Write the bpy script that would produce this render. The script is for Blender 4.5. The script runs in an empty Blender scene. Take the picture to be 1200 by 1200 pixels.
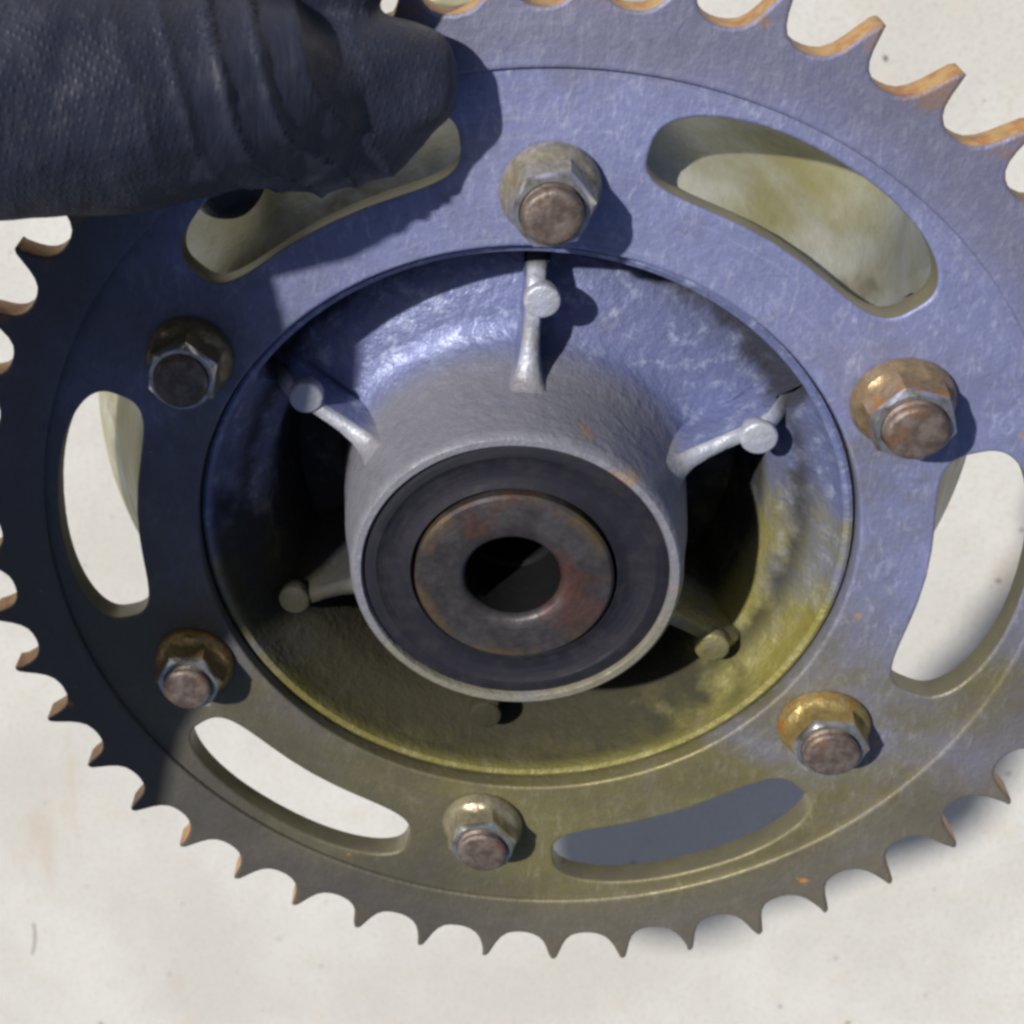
import bpy, bmesh, math, random
from mathutils import Matrix, Vector

# ------------------------------------------------------------------ frame of the place
# The disc is modelled in its own frame (mm -> m): X right, Y up across the face, Z out of the face.
S = 0.001
n = Vector((0.0, 0.15, 1)).normalized()      # ground normal seen from the tipped disc
ax = (Vector((1, 0, 0)) - n * n.x).normalized(); ay = n.cross(ax)
RW = Matrix((ax, ay, n))
HEIGHT = 0.900 * n.z                           # hub centre above the ground
DISC = Matrix.Translation((0, 0, HEIGHT)) @ RW.to_4x4()

scene = bpy.context.scene
col = scene.collection

# ------------------------------------------------------------------ camera
cam_d = bpy.data.cameras.new('camera')
cam = bpy.data.objects.new('camera', cam_d); col.objects.link(cam)
RC = Matrix(((0.9750673845, -0.0795470450, -0.2071614425),
             (-0.0309392337, 0.8756919271, -0.4818780059),
             (0.2197415742, 0.4762729432, 0.8513975124))).transposed()
cam.matrix_world = DISC @ (Matrix.Translation(Vector((-10.8328, 185.1288, 284.4748)) * S) @ RC.to_4x4())
cam_d.sensor_width = 36
cam_d.lens = 1777.9 / 1200 * 36
cam_d.shift_x = (600 - 143.59) / 1200
cam_d.shift_y = (501.97 - 600) / 1200
cam_d.clip_start = 0.005; cam_d.clip_end = 500
cam_d.dof.use_dof = True
cam_d.dof.focus_distance = 0.305
cam_d.dof.aperture_fstop = 40
scene.camera = cam

# ------------------------------------------------------------------ light
sun_local = Vector((-0.68, 0.62, 1.0)).normalized()      # towards the sun, in the disc's frame
sun_dir = (RW @ sun_local).normalized()
elev = math.asin(sun_dir.z); azim = math.atan2(sun_dir.x, sun_dir.y)
w = bpy.data.worlds.new('World'); scene.world = w; w.use_nodes = True
nt = w.node_tree; nt.nodes.clear()
sky = nt.nodes.new('ShaderNodeTexSky'); sky.sky_type = 'NISHITA'; sky.sun_disc = False
sky.air_density = 0.7; sky.dust_density = 1.6; sky.ozone_density = 0.0; sky.sun_elevation = elev; sky.sun_rotation = azim
bg = nt.nodes.new('ShaderNodeBackground'); bg.inputs['Strength'].default_value = 0.07
out = nt.nodes.new('ShaderNodeOutputWorld')
nt.links.new(sky.outputs[0], bg.inputs[0]); nt.links.new(bg.outputs[0], out.inputs[0])
sd = bpy.data.lights.new('sun', 'SUN'); sd.energy = 5.0; sd.angle = math.radians(1.4); sd.color = (1, 0.95, 0.86)
sun = bpy.data.objects.new('sun', sd); col.objects.link(sun)
sun.rotation_euler = sun_dir.to_track_quat('Z', 'Y').to_euler()
sun.location = sun_dir * 2

vs = scene.view_settings
scene.display_settings.display_device = 'sRGB'
vs.view_transform = 'Standard'; vs.look = 'None'; vs.exposure = 0.05; vs.gamma = 1; vs.use_curve_mapping = False
scene.render.engine = 'CYCLES'
scene.cycles.filter_width = 3.0
scene.cycles.max_bounces = 8

# ------------------------------------------------------------------ materials
class Mat:
    """a small node-tree writer"""
    def __init__(self, name):
        self.m = bpy.data.materials.new(name); self.m.use_nodes = True
        self.t = self.m.node_tree; self.b = self.t.nodes['Principled BSDF']
        self.co = self.t.nodes.new('ShaderNodeTexCoord').outputs['Object']
        self.bump = None
    def set(self, **k):
        for a, v in k.items():
            i = self.b.inputs[a.replace('_', ' ')]
            if hasattr(v, 'is_output'): self.t.links.new(v, i)
            else: i.default_value = v if not isinstance(v, tuple) or len(v) == 4 else (*v, 1)
        return self
    def mapping(self, scale=(1, 1, 1), rot=(0, 0, 0), loc=(0, 0, 0), src=None):
        n = self.t.nodes.new('ShaderNodeMapping'); n.inputs['Scale'].default_value = scale
        n.inputs['Rotation'].default_value = rot; n.inputs['Location'].default_value = loc
        self.t.links.new(src or self.co, n.inputs[0]); return n.outputs[0]
    def noise(self, scale, detail=4, rough=.55, src=None, dist=0, w=0.0):
        n = self.t.nodes.new('ShaderNodeTexNoise'); n.noise_dimensions = '4D'; n.inputs['W'].default_value = w
        n.inputs['Scale'].default_value = scale; n.inputs['Detail'].default_value = detail
        n.inputs['Roughness'].default_value = rough; n.inputs['Distortion'].default_value = dist
        self.t.links.new(src or self.co, n.inputs['Vector']); return n.outputs[0]
    def voronoi(self, scale, feature='F1', src=None, rand=1):
        n = self.t.nodes.new('ShaderNodeTexVoronoi'); n.feature = feature; n.inputs['Scale'].default_value = scale
        n.inputs['Randomness'].default_value = rand
        self.t.links.new(src or self.co, n.inputs['Vector']); return n.outputs[0]
    def ramp(self, src, lo, hi, a=0.0, b=1.0):
        n = self.t.nodes.new('ShaderNodeMapRange'); n.interpolation_type = 'SMOOTHSTEP'
        n.inputs[1].default_value = lo; n.inputs[2].default_value = hi
        n.inputs[3].default_value = a; n.inputs[4].default_value = b
        self.t.links.new(src, n.inputs[0]); return n.outputs[0]
    def math(self, op, a, b=0.0):
        n = self.t.nodes.new('ShaderNodeMath'); n.operation = op
        for i, v in enumerate((a, b)):
            if hasattr(v, 'is_output'): self.t.links.new(v, n.inputs[i])
            else: n.inputs[i].default_value = v
        return n.outputs[0]
    def mix(self, f, a, b):
        n = self.t.nodes.new('ShaderNodeMix'); n.data_type = 'RGBA'
        for i, v in ((0, f), (6, a), (7, b)):
            if hasattr(v, 'is_output'): self.t.links.new(v, n.inputs[i])
            elif isinstance(v, tuple): n.inputs[i].default_value = (*v[:3], 1)
            else: n.inputs[i].default_value = v
        return n.outputs[2]
    def xyz(self, src=None):
        n = self.t.nodes.new('ShaderNodeSeparateXYZ'); self.t.links.new(src or self.co, n.inputs[0]); return n.outputs
    def polar(self):
        """radius, angle, z of the disc's own frame as a vector, so that streaks can run round the axis"""
        x, y, z = self.xyz()
        r = self.math('SQRT', self.math('ADD', self.math('MULTIPLY', x, x), self.math('MULTIPLY', y, y)))
        a = self.math('ARCTAN2', y, x)
        c = self.t.nodes.new('ShaderNodeCombineXYZ')
        for i, v in enumerate((r, a, z)): self.t.links.new(v, c.inputs[i])
        return c.outputs[0], r, a
    def bumps(self, h, dist, strength=1.0):
        n = self.t.nodes.new('ShaderNodeBump'); n.inputs['Distance'].default_value = dist
        n.inputs['Strength'].default_value = strength
        self.t.links.new(h, n.inputs['Height'])
        if self.bump: self.t.links.new(self.bump, n.inputs['Normal'])
        self.bump = n.outputs[0]; self.t.links.new(self.bump, self.b.inputs['Normal'])
        return self

def mat_plate():
    k = Mat('plated_steel')
    pv, r, a = k.polar()
    x, y, z = k.xyz()
    blot = k.noise(30, 6, .62, w=1.0, dist=.4)
    fine = k.noise(520, 4, .65, w=2.0)
    hatch = k.noise(1, 4, .65, src=k.mapping((560, 210, 560), rot=(0, 0, math.radians(38))), w=3.0, dist=1.2)
    rounds = k.noise(1, 4, .6, src=k.mapping((700, 3, 40), src=pv), w=3.5)
    # reflections painted into the plating colour: sky blue above, floor olive below
    side = k.math('ADD', k.math('MULTIPLY', y, 6.5), k.math('MULTIPLY', x, .5))
    sky_tint = k.ramp(k.math('ADD', side, k.math('MULTIPLY', k.math('SUBTRACT', blot, .5), 1.5)), -.40, .28)
    base = k.mix(sky_tint, (.185, .168, .078), (.225, .25, .455))
    base = k.mix(k.ramp(hatch, .48, .78, 0, .75), base, k.mix(sky_tint, (.30, .28, .20), (.46, .50, .68)))
    base = k.mix(k.ramp(rounds, .55, .75, 0, .35), base, k.mix(sky_tint, (.30, .28, .20), (.44, .47, .60)))
    base = k.mix(k.ramp(fine, .5, .75, 0, .4), base, (.10, .10, .12))
    # chain grease on the toothed rim, patchy towards the middle
    rim = k.ramp(k.math('ADD', r, k.math('MULTIPLY', k.math('SUBTRACT', blot, .5), .016)), .099, .112)
    base = k.mix(k.math('MULTIPLY', rim, .55), base, (.15, .14, .155))
    # old black chain grease wiped over the far side of the disc
    wipe = k.math('ADD', k.math('ADD', k.math('MULTIPLY', x, -9.0), k.math('MULTIPLY', y, -3.0)), k.math('MULTIPLY', k.math('SUBTRACT', k.noise(24, 5, .65, w=15.0), .5), 2.2))
    base = k.mix(k.ramp(wipe, -.05, .95, 0, .8), base, (.088, .084, .082))
    grime = k.ramp(k.noise(52, 6, .66, w=5.0), .47, .72, 0, .7)
    base = k.mix(grime, base, k.mix(sky_tint, (.085, .075, .055), (.12, .125, .18)))
    rust = k.math('MULTIPLY', k.ramp(k.noise(120, 3, .5, w=7.0), .67, .72), k.ramp(k.noise(20, 2, .5, w=8.0), .5, .58))
    base = k.mix(rust, base, (.42, .19, .05))
    worn = k.math('MULTIPLY', k.ramp(k.math('ADD', r, k.math('MULTIPLY', k.math('SUBTRACT', fine, .5), .010)), .1150, .1185), k.ramp(k.noise(75, 4, .6, w=17.0), .46, .62))
    base = k.mix(k.math('MULTIPLY', worn, k.ramp(sky_tint, 0, 1, .15, .7)), base, (.30, .17, .075))
    specks = k.math('MULTIPLY', k.ramp(k.voronoi(330), .055, .03), k.ramp(k.noise(60, 2, .5, w=9.0), .55, .6))
    base = k.mix(specks, base, (.6, .6, .58))
    k.set(Base_Color=base, Metallic=k.ramp(k.math('MAXIMUM', grime, rust), 0, 1, .45, .15),
          Roughness=k.ramp(k.math('ADD', blot, k.math('MULTIPLY', fine, .5)), .5, 1.0, .40, .68))
    k.bumps(k.noise(900, 3, .6, w=4.0), .00022, .5)
    k.bumps(hatch, .00035, .4)
    k.bumps(k.noise(110, 4, .6, w=6.0), .0012, .4)
    return k.m

def mat_root():
    k = Mat('rusty_tooth_flank')
    n1 = k.noise(260, 5, .65); n2 = k.noise(900, 3, .6, w=2.0)
    base = k.mix(k.ramp(n1, .38, .60), (.40, .165, .05), (.50, .32, .13))
    base = k.mix(k.ramp(n2, .55, .75), base, (.40, .36, .30))
    base = k.mix(k.ramp(k.noise(90, 3, .5, w=5.0), .5, .68, 0, .8), base, (.10, .075, .065))
    k.set(Base_Color=base, Metallic=.35, Roughness=.5)
    k.bumps(n2, .0003, .6)
    return k.m

def mat_cut():
    k = Mat('slot_wall_steel')
    n1 = k.noise(120, 4, .6); n2 = k.noise(600, 3, .6, w=2.0)
    base = k.mix(k.ramp(n1, .38, .62), (.21, .195, .15), (.25, .235, .16))
    base = k.mix(k.ramp(n2, .58, .75, 0, .6), base, (.16, .14, .11))
    k.set(Base_Color=base, Metallic=.6, Roughness=.48)
    k.bumps(n2, .0002, .5)
    return k.m

def mat_cast(upper_col=(.14, .165, .32), name='cast_aluminium'):
    k = Mat(name)
    x, y, z = k.xyz()
    g = k.noise(480, 4, .65); big = k.noise(45, 5, .6, w=2.0); mid = k.noise(150, 5, .6, w=3.0)
    side = k.math('ADD', k.math('MULTIPLY', y, 9.0), k.math('MULTIPLY', x, -1.0))
    sky_tint = k.ramp(k.math('ADD', side, k.math('MULTIPLY', k.math('SUBTRACT', big, .5), 1.1)), -.32, .12)  # sky blue above and warm floor bounce below, painted into the casting's colour
    base = k.mix(sky_tint, (.22, .20, .055), upper_col)
    pv, r, a = k.polar()
    base = k.mix(k.math('MULTIPLY', k.ramp(r, .041, .037), k.ramp(sky_tint, 0, 1, .55, .9)), base, (.23, .23, .26))
    base = k.mix(k.math('MULTIPLY', k.ramp(k.noise(210, 5, .7, w=13.0), .5, .66, 0, .6), k.ramp(r, .037, .043, .2, 1.0)), base, k.mix(sky_tint, (.30, .28, .15), (.40, .45, .62)))
    base = k.mix(k.ramp(k.noise(28, 4, .6, w=6.0), .58, .74, 0, .7), base, (.16, .13, .09))
    rust = k.ramp(k.noise(34, 3, .6, w=9.5), .66, .74, 0, .85)
    base = k.mix(rust, base, (.48, .25, .05))
    # black grease below the seal, with boss, pocket and lip shade painted in
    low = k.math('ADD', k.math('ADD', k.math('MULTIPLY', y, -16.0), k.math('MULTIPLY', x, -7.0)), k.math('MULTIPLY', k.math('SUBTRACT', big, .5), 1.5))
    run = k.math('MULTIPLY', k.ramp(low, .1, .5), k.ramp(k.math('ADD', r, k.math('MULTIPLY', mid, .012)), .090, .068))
    foot = k.math('MULTIPLY', k.ramp(z, -.021, -.029), k.ramp(mid, .3, .55, .7, 1.0))  # shade of the deep pockets, put into the colour
    corner = k.math('MULTIPLY', k.math('MULTIPLY', k.ramp(z, -.009, -.015), k.ramp(k.math('ADD', r, k.math('MULTIPLY', k.math('SUBTRACT', mid, .5), .010)), .0560, .0610)), .95)  # crescent shade of the rim, painted dark under the lip
    grease_and_shade = k.math('MULTIPLY', k.math('MAXIMUM', k.math('MAXIMUM', run, foot), corner), k.ramp(z, -.002, -.008))
    k.t.links.new(k.ramp(grease_and_shade, 0, 1, .5, .12), k.b.inputs['Specular IOR Level'])
    base = k.mix(k.math('MULTIPLY', grease_and_shade, .92), base, (.020, .020, .019))
    k.set(Base_Color=base, Metallic=k.ramp(grease_and_shade, 0, 1, .3, .05), Roughness=k.math('ADD', k.ramp(g, .3, .7, .38, .60), k.math('MULTIPLY', grease_and_shade, .25)))
    k.bumps(g, .0005, .5); k.bumps(k.noise(230, 3, .7, w=11.0), .0012, .5); k.bumps(mid, .0009, .35)
    return k.m

def mat_bell():
    k = Mat('oily_yellowed_casting')
    g = k.noise(480, 4, .65); mid = k.noise(30, 5, .55, w=3.0)
    base = k.mix(k.ramp(mid, .38, .64), (.30, .28, .13), (.50, .51, .47))
    base = k.mix(k.ramp(k.noise(34, 4, .6, w=6.0), .55, .7, 0, .8), base, (.17, .14, .07))
    base = k.mix(k.ramp(k.noise(40, 3, .6, w=9.5), .66, .74, 0, .85), base, (.48, .25, .05))
    k.set(Base_Color=base, Metallic=.35, Roughness=.5)
    k.bumps(g, .0005, .5); k.bumps(mid, .0016, .5)
    return k.m

def mat_seal():
    k = Mat('seal_rubber')
    pv, r, a = k.polar()
    ring = k.noise(1, 3, .5, src=k.mapping((900, 1.5, 1), src=pv))
    d = k.noise(240, 4, .6)
    base = k.mix(k.ramp(d, .45, .75), (.011, .011, .019), (.022, .021, .027))
    k.set(Base_Color=base, Roughness=k.ramp(d, .3, .7, .62, .85)); k.b.inputs['Specular IOR Level'].default_value = .3
    k.bumps(ring, .0004, .6); k.bumps(d, .0003, .4)
    return k.m

def mat_spacer():
    k = Mat('brown_steel_collar')
    pv, r, a = k.polar()
    ring = k.noise(1, 4, .55, src=k.mapping((1100, 1.2, 1), src=pv))
    d = k.noise(130, 5, .6); g = k.noise(700, 3, .6, w=3.0)
    base = k.mix(k.ramp(d, .35, .62), (.048, .043, .046), (.078, .075, .082))
    base = k.mix(k.ramp(k.noise(60, 4, .6, w=5.0), .52, .66, 0, .6), base, (.12, .045, .03))
    edge = k.math('MULTIPLY', k.ramp(r, .0165, .0195), k.ramp(k.noise(90, 3, .5, w=8.0), .42, .6))
    base = k.mix(k.math('MULTIPLY', edge, .5), base, (.18, .115, .045))
    k.set(Base_Color=base, Metallic=.6, Roughness=k.ramp(g, .3, .7, .42, .62))
    k.bumps(ring, .00025, .4); k.bumps(g, .0002, .5)
    return k.m

def mat_bore():
    k = Mat('greasy_bore')
    k.set(Base_Color=(.007, .007, .008), Metallic=0.0, Roughness=.6); k.b.inputs['Specular IOR Level'].default_value = .12; k.bumps(k.noise(300, 3, .5), .0006, .6)
    return k.m

def mat_nut(seed, rusty, zinc):
    k = Mat('yellow_zinc_nut')
    n1 = k.noise(170, 4, .6, w=seed); n2 = k.noise(420, 4, .65, w=seed + 3)
    base = k.mix(k.ramp(n2, .35, .65), zinc, tuple(c * .62 for c in zinc))
    base = k.mix(k.ramp(n1, .62 - rusty, .72 - rusty), base, (.46, .21, .045))
    base = k.mix(k.ramp(k.noise(260, 3, .6, w=seed + 7), .62, .75, 0, .8), base, (.13, .075, .04))
    k.set(Base_Color=base, Metallic=.62, Roughness=k.ramp(n2, .3, .7, .26, .5))
    k.bumps(n2, .0005, .6); k.bumps(n1, .0016, .5)
    return k.m
def mat_edge():
    k = Mat('bare_nut_edge'); n2 = k.noise(500, 3, .6)
    k.set(Base_Color=k.mix(k.ramp(n2, .45, .7), (.66, .65, .62), (.42, .36, .26)), Metallic=.9, Roughness=.28)
    k.bumps(n2, .0003, .4); return k.m
def mat_stud(seed):
    k = Mat('rusty_stud_end'); n1 = k.noise(330, 5, .65, w=seed)
    base = k.mix(k.ramp(n1, .38, .62), (.10, .075, .065), (.19, .155, .14))
    base = k.mix(k.ramp(k.noise(190, 3, .5, w=seed + 2), .55, .7, 0, .6), base, (.20, .10, .045))
    k.set(Base_Color=base, Metallic=.45, Roughness=.5); k.bumps(n1, .0006, .7); return k.m

def mat_glove():
    k = Mat('black_nitrile_glove')
    # moulded grip: rows of little raised dots, worn away in places
    dots = k.voronoi(980, src=k.mapping((1, .62, 1), rot=(0, 0, math.radians(28))), rand=.12)
    grip = k.math('MULTIPLY', k.ramp(dots, .48, .15), k.ramp(k.noise(24, 2, .5, w=3.0), .44, .56))
    folds = k.noise(1, 3, .55, src=k.mapping((190, 46, 90), rot=(0, 0, math.radians(24))), dist=.6)
    dust = k.noise(300, 5, .65, w=5.0)
    base = k.mix(k.ramp(dust, .5, .8), (.022, .025, .046), (.045, .047, .068))
    k.set(Base_Color=base, Roughness=k.ramp(dust, .3, .7, .46, .64))
    k.b.inputs['Specular IOR Level'].default_value = .55
    k.bumps(grip, .00016, .5); k.bumps(folds, .004, .22); k.bumps(dust, .0002, .4)
    return k.m
def mat_sleeve():
    k = Mat('dark_knit_sleeve'); n1 = k.noise(600, 3, .6)
    k.set(Base_Color=k.mix(n1, (.02, .02, .026), (.05, .05, .06)), Roughness=.9); k.bumps(n1, .0006, .6); return k.m

def mat_floor():
    k = Mat('pale_concrete')
    a = k.noise(5, 6, .6); b = k.noise(26, 5, .62, w=2.0); c = k.noise(260, 4, .6, w=4.0)
    base = k.mix(k.ramp(a, .35, .65), (.455, .452, .432), (.53, .53, .52))
    base = k.mix(k.ramp(b, .52, .70, 0, .55), base, (.49, .45, .39))
    base = k.mix(k.ramp(c, .46, .72, 0, .65), base, (.37, .355, .32))
    base = k.mix(k.ramp(k.noise(900, 2, .5, w=12.0), .6, .72, 0, .4), base, (.30, .28, .25))
    st = k.noise(9, 5, .6, src=k.mapping((1, .35, 1)), w=6.0)
    base = k.mix(k.ramp(st, .60, .74, 0, .6), base, (.42, .33, .25))
    sp = k.math('MULTIPLY', k.ramp(k.voronoi(34), .13, .05), k.ramp(k.noise(16, 2, .5, w=8.0), .5, .6))
    base = k.mix(k.math('MULTIPLY', sp, .8), base, (.17, .15, .13))
    k.set(Base_Color=base, Roughness=.8)
    k.bumps(c, .0006, .5); k.bumps(b, .0025, .4)
    return k.m

M = dict(plate=mat_plate(), root=mat_root(), cut=mat_cut(), cast=mat_cast(), web=mat_cast((.36, .38, .45), 'pale_cast_aluminium'), bell=mat_bell(), seal=mat_seal(),  # web: paler casting tone for rib tops and pads
         spacer=mat_spacer(), bore=mat_bore(), edge=mat_edge(), glove=mat_glove(), unseen_sleeve=mat_sleeve(), floor=mat_floor())

# ------------------------------------------------------------------ mesh helpers
def link(name, me, mats, parent=None, smooth=None):
    o = bpy.data.objects.new(name, me); col.objects.link(o)
    for m in (mats if isinstance(mats, (list, tuple)) else [mats]):
        if me.materials.find(m.name) < 0: me.materials.append(m)
    if parent is not None: o.parent = parent
    if smooth is not None:
        me.set_sharp_from_angle(angle=math.radians(smooth))
    return o

def from_bm(bm, name, smooth=True):
    bmesh.ops.recalc_face_normals(bm, faces=bm.faces[:])
    me = bpy.data.meshes.new(name); bm.to_mesh(me); bm.free()
    if smooth: me.polygons.foreach_set('use_smooth', [True] * len(me.polygons))
    return me

def lathe(profile, steps=128, closed=True, mat_of=None):
    """profile: (r, z) in mm, turned round the disc's axis"""
    bm = bmesh.new(); rings = []
    for r, z in profile:
        rings.append([bm.verts.new((r * S * math.cos(2 * math.pi * i / steps), r * S * math.sin(2 * math.pi * i / steps), z * S)) for i in range(steps)])
    m = len(rings)
    for j in range(m if closed else m - 1):
        a, b = rings[j], rings[(j + 1) % m]
        for i in range(steps):
            f = bm.faces.new((a[i], a[(i + 1) % steps], b[(i + 1) % steps], b[i]))
            if mat_of: f.material_index = mat_of(j)
    return bm

def curve_solid(loops, half, bevel, zmid):
    """a flat sheet with holes and softened edges, as a mesh; loops in mm"""
    cu = bpy.data.curves.new('sheet', 'CURVE'); cu.dimensions = '2D'; cu.fill_mode = 'BOTH'
    cu.extrude = (half - bevel) * S; cu.bevel_depth = bevel * S; cu.bevel_resolution = 2; cu.offset = -bevel * S
    for lp in loops:
        sp = cu.splines.new('POLY'); sp.points.add(len(lp) - 1); sp.use_cyclic_u = True
        for p, (x, y) in zip(sp.points, lp): p.co = (x * S, y * S, 0, 1)
    o = bpy.data.objects.new('sheet', cu); col.objects.link(o)
    bpy.context.view_layer.update()
    me = bpy.data.meshes.new_from_object(o.evaluated_get(bpy.context.evaluated_depsgraph_get()))
    bpy.data.objects.remove(o); bpy.data.curves.remove(cu)
    me.transform(Matrix.Translation((0, 0, zmid * S)))
    me.materials.clear()
    return me

PH = math.radians(-2.5623)                     # how far the bolt pattern is turned
def pol(r, a): return (r * math.cos(a), r * math.sin(a))

# ------------------------------------------------------------------ ground
bm = bmesh.new()
half, N = 3.0, 60
for i in range(N + 1):
    for j in range(N + 1):
        bm.verts.new((-half + 2 * half * i / N, -half + 2 * half * j / N, 0))
bm.verts.ensure_lookup_table()
for i in range(N):
    for j in range(N):
        a = i * (N + 1) + j
        bm.faces.new([bm.verts[q] for q in (a, a + N + 1, a + N + 2, a + 1)])
fl = link('ground', from_bm(bm, 'ground'), M['floor']); fl['kind'] = 'structure'

# ------------------------------------------------------------------ the sprocket assembly
asm = bpy.data.objects.new('sprocket_assembly', None); col.objects.link(asm)
asm.empty_display_size = .02
asm.matrix_world = DISC
asm['label'] = 'rusty toothed motorcycle sprocket bolted to a cast aluminium hub carrier, held by black glove'
asm['category'] = 'sprocket'

# plate: toothed rim and thicker middle, one piece of steel
random.seed(4)
TEETH = 47
prof = [(.0, 124.9), (.045, 125.0), (.09, 124.3), (.14, 122.3), (.2, 119.9), (.27, 117.9), (.36, 116.5), (.46, 115.9), (.56, 115.7),
        (.66, 115.8), (.76, 116.3), (.85, 117.3), (.91, 118.7), (.95, 120.6), (.98, 123.0)]
outer = []
T0 = 3.49558322
for kx in range(TEETH):
    jit = random.uniform(-.5, .35); jw = random.uniform(-.02, .02)
    for u, r in prof:
        g = max(0, (r - 116) / 9)
        outer.append(pol(r + g * jit, T0 + (kx + u + g * jw - .02) * 2 * math.pi / TEETH))
def circle(r, nn=160): return [pol(r, 2 * math.pi * i / nn) for i in range(nn)]
def slot(kx):
    c = PH + math.radians(60 * kx); pts = []
    for i in range(72):
        t = 2 * math.pi * i / 72; cs, sn = math.cos(t), math.sin(t)
        e = 2 / (2.7 if sn > 0 else 3.3)
        da = math.copysign(abs(cs) ** e, cs) * 19.0
        dr = math.copysign(abs(sn) ** e, sn)
        r = 91.6 + dr * (9.8 if dr > 0 else 9.7 - 1.2 * (1 - (da / 19) ** 2))
        pts.append(pol(r, c + math.radians(da)))
    return pts
rim_me = curve_solid([outer, circle(104.4, 220)], 3.5, .8, -3.2)
mid_me = curve_solid([circle(107.0, 220), circle(69.0)] + [slot(kx) for kx in range(6)], 3.1, .7, -4.0)
bm = bmesh.new(); bm.from_mesh(rim_me); nr = len(bm.faces); bm.from_mesh(mid_me)
bm.faces.ensure_lookup_table()
bmesh.ops.remove_doubles(bm, verts=bm.verts[:], dist=1e-6)
for f in bm.faces:
    c = f.calc_center_median(); r = math.hypot(c.x, c.y) / S
    flat = abs(f.normal.z) > .9
    f.smooth = not flat
    if flat: f.material_index = 0
    elif r > 110: f.material_index = 1 if abs(f.normal.z) < .3 else 0
    elif 75 < r < 103: f.material_index = 2 if abs(f.normal.z) < .3 else 0
    else: f.material_index = 0
bmesh.ops.recalc_face_normals(bm, faces=bm.faces[:])
pm = bpy.data.meshes.new('sprocket_plate'); bm.to_mesh(pm); bm.free()
for m in (M['plate'], M['root'], M['cut']): pm.materials.append(m)
plate = link('sprocket_plate', pm, [], asm)
plate['label'] = 'slotted steel sprocket disc with hooked worn teeth'

# carrier: turned shell of the casting, front dish with boss, bell behind
shell = [(68.5, -7.4), (68.3, -4.4), (67.6, -4.1), (66.6, -4.6), (66.2, -9), (66.0, -15), (65.0, -22), (61.5, -25), (56.5, -23.4), (51.5, -21.2), (46.0, -20.8),
         (42.2, -19.6), (39.8, -16.8), (37.8, -12), (36.2, -5), (35.0, 2), (34.1, 9.3), (33.6, 11.2), (32.9, 12.0), (31.6, 12.0), (31.2, 11.4),
         (31.2, 2.0), (29, 2.0), (27, -40), (44, -52), (62, -52), (76, -50), (88, -52), (97, -58), (99, -61.5), (103.4, -61.5), (105.0, -60.2),
         (104.8, -57.5), (103.6, -55), (102.2, -52), (100.6, -49), (99.0, -46), (97.4, -43), (95.9, -39.5), (94.4, -36), (92.9, -33), (91.5, -30), (90.1, -26.5), (88.8, -23), (87.6, -20), (86.5, -17), (84.0, -12.5), (82.2, -11), (80.0, -7.4)]
# below the two upper bays the casting is cored out: the dish drops into deep pockets round the boss
pocket = {4: (66.0, -6.4), 5: (65.0, -9), 6: (62.6, -12), 7: (59, -15.6), 8: (55.5, -19.5), 9: (53.2, -33), 10: (50.5, -43), 11: (40.5, -43), 12: (38.6, -33), 13: (37.4, -18)}
bm = lathe(shell, 240, True, lambda j: 1 if j >= 23 else 0)
bm.verts.ensure_lookup_table()
for j, (pr, pz) in pocket.items():
    for i in range(240):
        v = bm.verts[j * 240 + i]; a = math.atan2(v.co.y, v.co.x)
        d = abs((math.degrees(a - PH) - 90 + 180) % 360 - 180)      # degrees away from the top web
        t = min(1, max(0, (d - 57.5) / 3.5)); t = t * t * (3 - 2 * t)
        r0, z0 = shell[j]
        r, z = r0 + (pr - r0) * t, z0 + (pz - z0) * t
        v.co = (r * S * math.cos(a), r * S * math.sin(a), z * S)
# two soft swellings cast into the flank of the bell
for v in bm.verts:
    x, y, z = v.co / S; r = math.hypot(x, y); a = math.degrees(math.atan2(y, x))
    if r > 83 and z < -12:
        d = sum(h * math.exp(-((a - a0) / wa) ** 2 - ((z - z0) / wz) ** 2) for h, a0, wa, z0, wz in ((11, 45, 7.5, -32, 12), (7, 122, 8, -34, 12), (5, 76, 7, -22, 9)))
        v.co.x *= (r + d) / r; v.co.y *= (r + d) / r
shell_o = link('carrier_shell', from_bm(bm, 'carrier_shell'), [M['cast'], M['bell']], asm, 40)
shell_o['label'] = 'cast aluminium hub carrier with deep dished face'

def rib_mesh():
    """one radial web of the casting: stations along the radius, rounded top, foot spreading into the dish"""
    bm = bmesh.new()
    st = [(33.2, 3.5, 5.4), (34.4, 0.6, 4.7), (35.8, -2.8, 3.7), (37.6, -5.2, 2.8), (40, -6.8, 2.2), (43.5, -7.8, 1.85), (47, -8.4, 1.7), (51, -8.8, 1.7), (55, -9.0, 1.8), (57.5, -10.2, 1.9), (60, -13.5, 2.1), (63, -17.5, 2.3), (66.5, -21, 2.6)]
    rows = []
    for r, top, hw in st:
        sec = [(-hw * 1.5, -46), (-hw * 1.35, -30), (-hw * 1.18, -15.5), (-hw, top - 1.3), (-hw * .72, top - .3), (0, top), (hw * .72, top - .3), (hw, top - 1.3), (hw * 1.18, -15.5), (hw * 1.35, -30), (hw * 1.5, -46)]
        rows.append([bm.verts.new((r * S, y * S, z * S)) for y, z in sec])
    for a, b in zip(rows, rows[1:]):
        for i in range(len(a) - 1): bm.faces.new((a[i], a[i + 1], b[i + 1], b[i])).material_index = 1 if 3 <= i <= 6 else 0
        bm.faces.new((a[-1], a[0], b[0], b[-1]))
    bm.faces.new(rows[0]); bm.faces.new(rows[-1])
    return from_bm(bm, 'rib')
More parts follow.
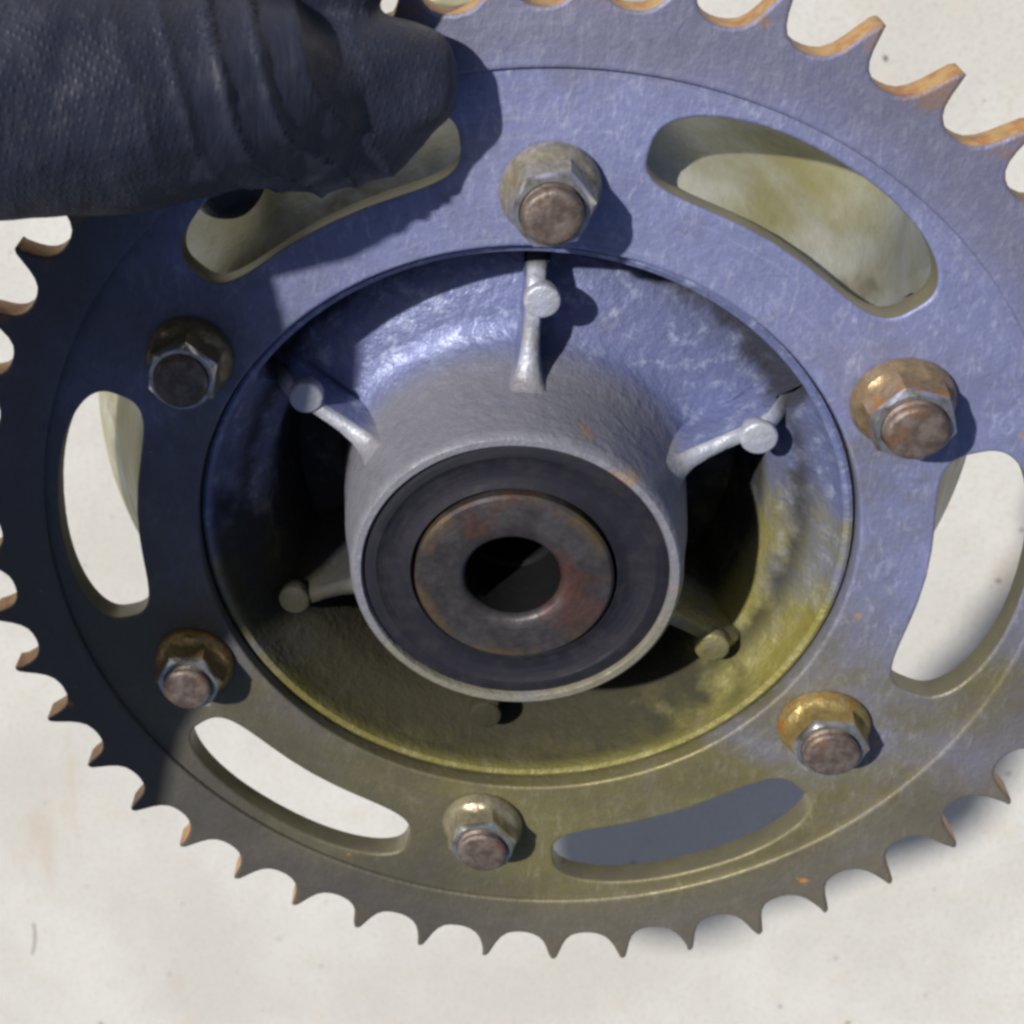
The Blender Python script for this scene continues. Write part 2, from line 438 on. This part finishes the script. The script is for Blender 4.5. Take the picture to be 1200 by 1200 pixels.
def pin_mesh():
    bm = bmesh.new(); prev = None; nn = 28
    for r, z in ((1.3, -17), (2.6, -13.5), (3.6, -11.8), (3.75, -10.2), (3.7, -8.7), (3.5, -8.25), (3.0, -8.1)):
        ring = [bm.verts.new((r * S * math.cos(2 * math.pi * i / nn), r * S * math.sin(2 * math.pi * i / nn), z * S)) for i in range(nn)]
        if prev:
            for i in range(nn): bm.faces.new((prev[i], prev[(i + 1) % nn], ring[(i + 1) % nn], ring[i]))
        prev = ring
    bm.faces.new(prev)
    return from_bm(bm, 'casting_pad')
rm, pnm = rib_mesh(), pin_mesh()
for kx in range(6):
    a = PH + math.radians(90 + 60 * kx)
    turn = Matrix.Rotation(a, 4, 'Z'); r_me, p_me = rm.copy(), pnm.copy()
    r_me.transform(turn); p_me.transform(turn @ Matrix.Translation((54.0 * S, -1.4 * S, 0)))
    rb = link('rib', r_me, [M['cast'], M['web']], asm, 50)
    pd = link('casting_pad', p_me, M['web'], rb, 50)

# bosses of the casting that carry the studs behind the plate
for kx in range(6):
    a = PH + math.radians(90 + 60 * kx)
    bm = lathe([(0.01, -7.4), (11, -7.4), (11.6, -8.6), (12.5, -20), (13.5, -40), (0.01, -42)], 32, False)
    o = link('stud_boss', from_bm(bm, 'stud_boss'), M['cast'], asm, 40)
    x, y = pol(80.0, a); o.location = (x * S, y * S, 0)

# rubber seal and steel collar in the boss
seal = [(31.15, 4), (31.15, 10.6), (30.4, 11.0), (28.4, 11.0), (27.9, 10.6), (23.6, 10.2), (22.4, 10.7), (21.2, 11.3), (20.7, 10.4), (20.7, 4)]
so = link('oil_seal', from_bm(lathe(seal, 128), 'oil_seal'), M['seal'], asm, 35)
so['label'] = 'black rubber oil seal ring'
spc = [(20.2, 0), (20.2, 12.2), (19.6, 12.9), (18.9, 13.0), (13.0, 13.0), (11.0, 12.9), (10.2, 12.3), (9.7, 11.2), (9.5, -28), (20.2, -28)]
sp_o = link('collar', from_bm(lathe(spc, 128, True, lambda j: 1 if 7 <= j <= 8 else 0), 'collar'), [M['spacer'], M['bore']], asm, 35)
sp_o['label'] = 'brown rusty steel collar with round axle bore'
bm = lathe([(9.6, -6), (8.4, -6.4), (8.0, -8), (8.0, -20), (9.6, -20)], 64)
link('bore_sleeve', from_bm(bm, 'bore_sleeve'), M['bore'], sp_o, 35)
bm = bmesh.new(); bmesh.ops.create_circle(bm, cap_ends=True, segments=48, radius=29 * S, matrix=Matrix.Translation((0, 0, -24.5 * S)))
link('bearing_shield', from_bm(bm, 'bearing_shield'), M['bore'], asm)

# nuts and studs
def nut_mesh():
    bm = bmesh.new(); nn = 48
    def hexr(t, c, soft):
        s = math.pi / 3; q = (t % s) - s / 2
        fl = c * math.cos(s / 2) / math.cos(q)
        return fl * (1 - soft) + c * soft
    rows = []
    # (flange radius or None, hex corner radius, roundness, z, material)
    for rr, c, soft, z in ((8.9, 0, 1, 0.05), (9.45, 0, 1, 0.5), (9.45, 0, 1, 1.3), (9.2, 0, 1, 1.9), (8.7, 0, 1, 3.0),
                           (0, 8.6, .3, 3.6), (0, 8.3, .05, 4.5), (0, 8.2, 0, 7.6), (0, 8.0, .15, 8.3), (0, 7.1, .8, 9.3), (0, 6.8, 1, 9.6), (0, 5.95, 1, 9.65), (0, 5.7, 1, 8.6)):
        row = []
        for i in range(nn):
            t = 2 * math.pi * i / nn
            r = rr if rr else hexr(t, c, soft)
            row.append(bm.verts.new((r * S * math.cos(t), r * S * math.sin(t), z * S)))
        rows.append(row)
    for j, (a, b) in enumerate(zip(rows, rows[1:])):
        for i in range(nn):
            f = bm.faces.new((a[i], a[(i + 1) % nn], b[(i + 1) % nn], b[i]))
            f.material_index = 1 if j >= 8 else 0
    return from_bm(bm, 'flange_nut')
def stud_mesh():
    bm = bmesh.new(); nn = 36; prev = None
    for r, z in ((5.75, 1), (5.75, 9.3), (5.3, 9.65), (5.75, 10.0), (5.3, 10.35), (5.75, 10.7), (5.65, 11.1), (5.2, 11.65), (4.6, 11.85), (2.0, 11.8)):
        ring = [bm.verts.new((r * S * math.cos(2 * math.pi * i / nn), r * S * math.sin(2 * math.pi * i / nn), z * S)) for i in range(nn)]
        if prev:
            for i in range(nn): bm.faces.new((prev[i], prev[(i + 1) % nn], ring[(i + 1) % nn], ring[i]))
        prev = ring
    bm.faces.new(prev)
    return from_bm(bm, 'stud')
nmesh = nut_mesh()
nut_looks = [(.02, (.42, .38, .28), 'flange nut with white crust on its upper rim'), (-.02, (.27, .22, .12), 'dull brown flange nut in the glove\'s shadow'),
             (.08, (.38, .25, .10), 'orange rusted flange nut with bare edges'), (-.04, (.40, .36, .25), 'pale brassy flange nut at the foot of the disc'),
             (.07, (.44, .33, .13), 'golden yellow flange nut'), (.10, (.40, .29, .17), 'orange rusted flange nut with bright chamfer')]
turns = [8, 22, 4, 15, 0, -12]
for kx in range(6):
    a = PH + math.radians(90 + 60 * kx)
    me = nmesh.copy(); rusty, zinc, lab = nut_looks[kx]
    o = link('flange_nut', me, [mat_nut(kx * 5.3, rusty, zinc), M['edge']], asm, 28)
    x, y = pol(81, a); o.location = (x * S, y * S, -.9 * S); o.rotation_euler.z = math.radians(turns[kx]); o['label'] = lab
    o.scale.z = (1.35, 1.15, 1.0, .92, .92, 1.18)[kx]
    link('stud', stud_mesh(), mat_stud(kx * 3.1), o, 40)

# ------------------------------------------------------------------ gloved hand
def capsules(chains, name, voxel=1.1):
    """one continuous skin grown over tapered limbs: chains of (x, y, z, radius) in the disc's frame, mm"""
    bm = bmesh.new()
    def ball(p, r):
        bmesh.ops.create_icosphere(bm, subdivisions=3, radius=r * S, matrix=Matrix.Translation(Vector(p) * S))
    def cone(p, q, r1, r2):
        p, q = Vector(p) * S, Vector(q) * S; d = q - p
        m = Matrix.Translation((p + q) / 2) @ d.to_track_quat('Z', 'Y').to_matrix().to_4x4()
        bmesh.ops.create_cone(bm, cap_ends=True, segments=32, radius1=r1 * S, radius2=r2 * S, depth=d.length, matrix=m)
    for ch in chains:
        for i, c in enumerate(ch):
            ball(c[:3], c[3])
            if i: cone(ch[i - 1][:3], c[:3], ch[i - 1][3], c[3])
    me = bpy.data.meshes.new(name); bm.to_mesh(me); bm.free()
    o = bpy.data.objects.new(name, me); col.objects.link(o)
    r = o.modifiers.new('r', 'REMESH'); r.mode = 'VOXEL'; r.voxel_size = voxel * S; r.use_smooth_shade = True
    s = o.modifiers.new('s', 'SMOOTH'); s.factor = .5; s.iterations = 26
    bpy.context.view_layer.update()
    res = bpy.data.meshes.new_from_object(o.evaluated_get(bpy.context.evaluated_depsgraph_get()))
    bpy.data.objects.remove(o); res.name = name
    return res

hand = bpy.data.objects.new('gloved_hand', None); col.objects.link(hand); hand.empty_display_size = .02
hand.matrix_world = DISC @ Matrix.Translation(Vector((-100, 112, 45)) * S)
hand['label'] = 'hand in a black textured glove, thumb pressed on the upper left of the sprocket'
hand['category'] = 'hand'
off = Vector((-100, 112, 45))
def loc(ch): return [(x - off.x, y - off.y, z - off.z, r) for x, y, z, r in ch]
thumb = [(-100, 116, 46, 23), (-72, 112, 34, 21.5), (-52, 109, 25, 18), (-45, 105, 19.5, 15.4), (-38, 102.5, 14.5, 12.5), (-29, 102, 10.6, 10.2), (-21.5, 102.5, 8.6, 8.4)]
thumb_upper = [(-46, 109, 18, 12), (-36, 109, 13.5, 11.2), (-27, 108, 10, 9.6), (-22, 107, 8.4, 8.0)]
thumb_lower = [(-46, 100, 18, 12), (-38, 96.5, 13.5, 11.4), (-30.5, 96, 10.4, 9.8), (-26, 98, 8.6, 8.2)]
palm = [(-128, 122, 54, 26), (-116, 134, 30, 24), (-100, 116, 46, 22)]
palm2 = [(-128, 122, 54, 26), (-136, 116, 22, 20), (-134, 110, 4, 17)]
index = [(-116, 134, 30, 19), (-92, 138, 20, 14.5), (-62, 131.5, 14, 12.5), (-35, 126.5, 9, 10.5)]
middle = [(-116, 132, 24, 18), (-112, 126, -16, 12), (-92, 108, -28, 11), (-72, 88, -24, 10), (-61, 77.5, -17, 8.8)]
ring_f = [(-130, 110, 12, 17), (-128, 118, -16, 11.5), (-104, 106, -28, 10.5), (-86, 94, -34, 9.5)]
little = [(-136, 120, 6, 14), (-138, 108, -14, 10), (-124, 98, -28, 9), (-106, 90, -34, 8)]
wrist = [(-122, 120, 54, 26), (-130, 98, 74, 27), (-150, 72, 90, 28)]
gm = capsules([loc(c) for c in (thumb, thumb_upper, thumb_lower, palm, palm2, index, middle, ring_f, little, wrist)], 'glove')
# cloth-like folds across the thumb joint and knuckles, as real relief
import mathutils.noise as mn
gm.calc_loop_triangles()
nrm = [v.normal.copy() for v in gm.vertices]
for v, nn in zip(gm.vertices, nrm):
    p = v.co / S + off
    t = (p.x + 40) * .90 + (p.y - 106) * .35
    w_j = math.exp(-((t + 3) / 13) ** 2)
    f = ((1 - abs(math.sin(t * .50 + .9 * math.sin(p.y * .10 + p.z * .09)))) ** 2 * 1.15 - .35) * w_j
    f += mn.noise(Vector((p.x * .07, p.y * .11, p.z * .07))) * .9 + mn.noise(Vector((p.x * .2, p.y * .3, p.z * .2 + 7))) * .18
    v.co += nn * (f * S)
glove = link('glove', gm, M['glove'], hand)
sl = capsules([loc([(-138, 84, 82, 31), (-190, 0, 106, 30), (-268, -160, 150, 46), (-496, -226, 190, 74), (-600, -130, 344, 76), (-720, -22, 520, 80)])], 'unseen_sleeve', 6.0)  # unseen arm, bent so its shadow reaches the lower-right slot and the ground
for v in sl.vertices:
    p = v.co / S
    v.co += v.normal * (S * (1.6 * math.sin(p.z * .23 + 1.2 * math.sin(p.x * .06)) + 2 * mn.noise(p * .03)))
link('unseen_sleeve', sl, M['unseen_sleeve'], hand)

# ------------------------------------------------------------------ small litter on the ground
def on_ground(x, y):
    return Vector((x, y, 0))
random.seed(11)
bm = bmesh.new()
for i in range(190):
    x, y = random.uniform(-.6, .7), random.uniform(-1.3, .5); r = random.choice((.0006, .0008, .0010, .0018))
    mt = Matrix.Translation((x, y, r * .4)) @ Matrix.Rotation(random.random() * 6, 4, 'Z') @ Matrix.Diagonal((random.uniform(.7, 1.6), 1, .7, 1))
    bmesh.ops.create_icosphere(bm, subdivisions=1, radius=r, matrix=mt)
k = Mat('dark_grit'); k.set(Base_Color=k.mix(k.noise(60, 2, .5), (.10, .09, .08), (.3, .27, .22)), Roughness=.9)
g = link('grit', from_bm(bm, 'grit', False), k.m); g['kind'] = 'stuff'
g['label'] = 'scattered dark grit on the pale ground'; g['category'] = 'grit'

# a short dark hair of fibre on the ground
bm = bmesh.new(); prev = None
pts = [Vector(p) for p in ((-.4177, -.846, 0), (-.4168, -.855, 0), (-.4172, -.8648, 0), (-.419, -.875, 0), (-.4222, -.8843, 0))]
for i, p in enumerate(pts):
    ring = [bm.verts.new(p + Vector((.0006 * math.cos(q * 1.2566), 0, .0006 + .0006 * math.sin(q * 1.2566)))) for q in range(5)]
    if prev:
        for q in range(5): bm.faces.new((prev[q], prev[(q + 1) % 5], ring[(q + 1) % 5], ring[q]))
    prev = ring
fb = link('fibre', from_bm(bm, 'fibre'), k.m)
fb['label'] = 'short dark fibre lying on the pale ground at lower left'; fb['category'] = 'fibre'
